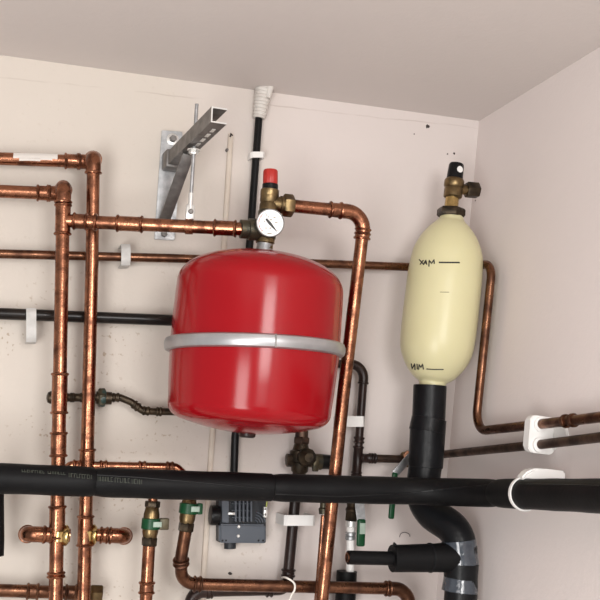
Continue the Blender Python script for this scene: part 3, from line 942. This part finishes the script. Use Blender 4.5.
obj('outlet_arm', lp(W(304, 461, DQ), W(321, 462, DQ), [(0, 6), (.5, 6), (.55, 8), (1, 8)]), 'green_brass', dv)
obj('lever', G().box(W(315.5, 464, DQ + .018), X, Y, Z, rp(3, W(315, 464, .06)), .004, rp(7.5, W(315, 464, .06)), .002), 'green_brass', dv)
obj('hose_cap', lp(W(320, 461.5, DQ), W(339, 462.5, DQ), [(0, 6.5), (.05, 7.5), (.9, 6.8), (1, 5.5)]), 'black', dv)

# ------------------------------------------------------------------ dark pipe K with tee and lever valve
root, path = pipe('dark_pipe', 'dark brown pipe elbowing down right of the tank behind the copper discharge pipe',
     [W(316, 362.5, DE), W(364.5, 365, DE), W(359, 440, DE), W(354.5, 500, DE)], R15 * 1.0, 'dark', {1: .024, 2: 0}, elbows=(1,),
     sleeves=[(360, 441, 0.012), (357.6, 459, 0.05, 'dark', 'tee'), (355, 478, 0.012)])
vclip('white clip on the dark pipe, between red tank and cream bottle', 353.5, 421.5, 11.5, 5.3, .048, 'white')
root, path = pipe('dark_pipe', 'dull brown pipe from the tee going behind the insulated drop and along the right wall',
     [W(358, 458, DE), W(404, 459.2, DE), corner(454.5, DE, DE), RW(538, 444.8, DE), RW(760, 418, DE)], R15 * .95, 'dull_copper', {1: 0, 2: .025, 3: 0}, sleeves=[(366, 458.3, .02, 'dark'), (373, 458.5, .01, 'dark')], fit='dark')
lv = thing('lever_valve', 'brass valve with long hanging green lever left of the insulated drop', 'valve', W(407, 459, DE))
obj('body', lp(W(401, 459, DE), W(416, 459.5, DE), [(0, 5), (.1, 7), (.4, 8), (.8, 8), (1, 6)]), 'brass', lv)
obj('spindle', G().tube([W(408, 459, DE + .008), W(409, 458, DE + .042)], .005, 12), 'brown_copper', lv)
obj('gland_nut', G().hexa(W(408.5, 456, DE + .012), W(408.5, 456, DE + .032), .0105), 'brown_copper', lv)
d1 = DE + .04
g = G()
c0, c1 = W(411, 456, d1), W(394.5, 474, d1 + .01)
ax = (c1 - c0); L = ax.length; ax.normalize(); s_ = ax.cross(Y).normalized()
g.box((c0 + c1) / 2, ax, s_, ax.cross(s_), L / 2, .007, .0015, .001)
h = obj('lever', g, 'galv', lv)
c0, c1 = W(395, 472.5, d1 + .01), W(391, 519, d1 + .012)
ax = (c1 - c0); L = ax.length; ax.normalize(); s_ = ax.cross(Y).normalized()
obj('grip', G().box((c0 + c1) / 2, ax, s_, ax.cross(s_), L / 2, .0055, .0035, .0033, 3), 'green', h)

# second lever valve on the white plastic pipe
DW = .040
wv = thing('lever_valve', 'blackened valve with a short green lever above the white pipe', 'valve', W(351, 507, DW))
obj('union_nut', G().hexa(W(351, 521, DW), W(352, 511, DW), rp(6.5, W(351, 515, DW)), .1), 'dark_brass', wv)
obj('body', lp(W(351.5, 514, DW), W(353, 492, DW), [(0, 5), (.2, 6.5), (.35, 5), (.6, 7), (1, 7)]), 'dark_brass', wv)
g = G().prism([W(355.5, 494, DW + .022), W(364.5, 495, DW + .022), W(364.5, 508, DW + .022), W(366, 521, DW + .022), W(357.5, 521, DW + .022), W(355.5, 507, DW + .022)], Y * .003, .0006)
h = obj('lever', g, 'galv', wv)
obj('spindle', G().tube([W(352, 500, DW + .005), W(359, 499, DW + .025)], .004, 12), 'brass', wv)
c0, c1 = W(361.5, 519, DW + .022), W(360.5, 546.5, DW + .022)
ax = (c1 - c0); L = ax.length; ax.normalize(); s_ = ax.cross(Y).normalized()
gr_ = obj('grip', G().box((c0 + c1) / 2, ax, s_, ax.cross(s_), L / 2, .0078, .004, .0036, 3), 'green', h)
obj('label_plate', G().box((c0 * .66 + c1 * .34) - Y * .0043 + X * .001, ax, s_, ax.cross(s_), L * .20, .005, .0005), 'label', gr_)
wp = thing('plastic_pipe', 'white plastic pipe rising from a black foam sleeve to the lever valve', 'pipe', W(350, 545, DW))
obj('pipe', G().tube([W(350.7, 520, DW), W(350, 576, DW - .004)], rp(4.2, W(350, 545, DW)), 20), 'white', wp)
obj('compression_ring', lp(W(351, 520.5, DW), W(350.8, 527, DW), [(0, 4.5), (.1, 5.3), (.9, 5.3), (1, 4.5)]), 'zinc', wp)
obj('compression_ring', lp(W(350.6, 532, DW), W(350.4, 540, DW), [(0, 4.5), (.1, 5.4), (.4, 5.4), (.5, 4.6), (.6, 5.4), (.9, 5.4), (1, 4.5)]), 'galv', wp)
tag(obj('foam_sleeve', G().tube([W(346.8, 571, .032), W(334, 820, .032)], rp(10.3, W(346, 590, .03)), 24), 'foam'), 'short black foam sleeve around the foot of the white pipe', 'sleeve')

# thin copper with little valve, left of the discharge pipe
DL = .092
root, path = pipe('thin_pipe', 'thin copper pipe tight against the left of the discharge pipe at the bottom', [W(323.5, 515, DL), W(299, 820, DL)], .0044, 'copper', 0)
tv = thing('valve', 'tiny tarnished valve on the thin copper pipe under the insulated pipe', 'valve', W(323, 505, DL))
obj('body', lp(W(324, 492, DL), W(323.7, 514, DL), [(0, 4), (.1, 6), (.4, 6), (.5, 4), (.7, 4), (.75, 5.5), (1, 5)], 10), 'green_brass', tv)
obj('screw_head', lp(W(323, 499, DL), W(316, 498, DL), [(0, 3.5), (.6, 3.5), (.7, 4.5), (1, 4)], 10), 'green_brass', tv)

# ------------------------------------------------------------------ right wall clips
c0 = RW(536.8, 434.5, DE) - NR * DE
pd = -Y
up = -CDIR
cl2 = thing('pipe_clip', 'white double clip gripping both brown pipes on the right wall', 'pipe clip', c0, 'white clips on the right wall')
w_ = .047; hh = rp(18.5, c0)
g = G()
mid = c0 + NR * (w_ / 2)
poly = []
rc_ = .010
def rrect(w, h, r, n=5):
    o = []
    for (sx, sy, a0) in ((1, 1, 0), (-1, 1, 90), (-1, -1, 180), (1, -1, 270)):
        for i in range(n + 1):
            a = math.radians(a0 + 90 * i / n)
            o.append((sx * (w - r) + r * math.cos(a), sy * (h - r) + r * math.sin(a)))
    return o
g.prism([mid + NR * a + up * b - Y * .008 for a, b in rrect(w_ / 2, hh, rc_)], Y * .016, .0015)
obj('yoke', g, 'white', cl2)
g = G().prism([c0 + up * hh * .9 - Y * .008, c0 + up * hh * .5 - Y * .04, c0 - up * hh * .1 - Y * .05, c0 - up * hh * .75 - Y * .008], NR * .005, .001)
obj('wall_tab', g, 'white', cl2)
for (px_, py_) in ((537.5, 424.5), (536.5, 444.8)):
    q = RW(px_, py_, DE)
    obj('collar', G().lathe(q - Y * .006, -Y, [(0, R15 * 1.1), (0, R15 * 1.5), (.006, R15 * 1.5), (.007, R15 * 1.1)], 24), 'white', cl2)
# ring clip on the insulated pipe
kp, kd = nearest(path, 0, 0)
bp_, bd_ = nearest(fillet(bigpts, {i: (.11 if i == 5 else .3) for i in range(10)}, 8)[0], 524, 493)
rk = thing('pipe_clip', 'white ring clip holding the black insulated pipe to the right wall', 'pipe clip', bp_, 'white clips on the right wall')
g = G()
a_, u_, v_ = frame(bd_)
rings = []
for i in range(48):
    th = 2 * math.pi * i / 48
    dd = u_ * math.cos(th) + v_ * math.sin(th)
    rings.append([bp_ + dd * (RI + .0006) - a_ * .0025, bp_ + dd * (RI + .003) - a_ * .0025, bp_ + dd * (RI + .003) + a_ * .0025, bp_ + dd * (RI + .0006) + a_ * .0025])
g.rings(rings, closed=True)
obj('ring', g, 'white', rk)
t0 = bp_ + up * (RI + .004)
wd = .066
poly = [t0 + NR * .014 - up * .006, t0 + NR * .009 + up * .004, t0 - NR * .004 + up * .012, t0 - NR * .025 + up * .014, t0 - NR * (wd - .006) + up * .014, t0 - NR * (wd - .006) - up * .006]
obj('saddle', G().prism([p - Y * .014 for p in poly], Y * .020, .003), 'white', rk)

# ------------------------------------------------------------------ bits on the wall
tag(obj('cable', G().tube(catmull([W(281, 580, .022), W(282.5, 577.5, .055), W(287, 578.0, .088), W(294, 583, .092), W(294.5, 590, .092), W(289.5, 600, .09), W(276, 640, .085)]), .0017, 10), 'whitewire'), 'thin white cable curling over the bottom copper pipe', 'cable')
tag(obj('wall_hook', G().tube(catmull([W(399.5, 537, .001), W(401, 533.5, .006), W(405, 532.3, .009), W(409, 534, .006), W(410, 536.5, .001)]), .0007, 8), 'grey_steel'), 'tiny bent wire hook in wall above the branch sleeve', 'hook')
for (x, y, r, lab) in ((427.5, 126.5, .004, 'larger dark plug hole in the wall near the ceiling corner'), (447.5, 154, .0015, 'tiny dark hole left above the black valve cap'), (454, 153.5, .0022, 'small dark hole directly above the black valve cap'), (414, 134, .0013, 'tiny dark hole lower left of the plug hole'), (475.5, 200.5, .0014, 'tiny dark hole below the brass side nut'), (230, 573.5, .003, 'small dark hole under the grey box')):
    g = G(); c = W(x, y, 0) if x < 470 else RW(x, y, 0)
    nv = -Y if x < 470 else NR
    rings = []
    a, u, v = frame(nv)
    jit = [1 + .35 * random.uniform(-1, 1) for _ in range(12)]
    for t, s in ((-.001, 1), (.0006, 1), (.0009, .6)):
        rings.append([c + a * t + (u * math.cos(math.pi * j / 6) + v * math.sin(math.pi * j / 6)) * r * s * jit[j] for j in range(12)])
    g.rings(rings)
    tag(obj('wall_plug', g, 'hole'), lab, 'hole', 'old plug holes in the wall')

# ------------------------------------------------------------------ light
w = bpy.data.worlds.new('room_light'); sc.world = w; w.use_nodes = True
bg = w.node_tree.nodes['Background']
bg.inputs['Color'].default_value = (1.0, 0.985, 0.97, 1); bg.inputs['Strength'].default_value = 0.40
def area(name, loc, target, sx, sy, power, col):
    l = bpy.data.lights.new(name, 'AREA'); l.shape = 'RECTANGLE'; l.size = sx; l.size_y = sy
    l.energy = power; l.color = col
    o = bpy.data.objects.new(name, l); COL.objects.link(o)
    o.location = loc
    o.rotation_euler = (Vector(target) - Vector(loc)).to_track_quat('-Z', 'Y').to_euler()
    return o
area('window_daylight', (0.40, -2.4, 2.10), (0.25, 0, 1.75), 0.55, 0.9, 23, (1.0, 0.985, 0.965))
area('left_fill', (-0.75, -2.45, 1.15), (0.4, 0, 1.95), 0.7, 1.4, 33, (1.0, 0.985, 0.965))  # added fill from the left, aimed up to lift ceiling and right wall

sc.view_settings.view_transform = 'Standard'
sc.view_settings.look = 'None'
sc.view_settings.gamma = 1
sc.view_settings.use_curve_mapping = False
sc.view_settings.exposure = 0.20
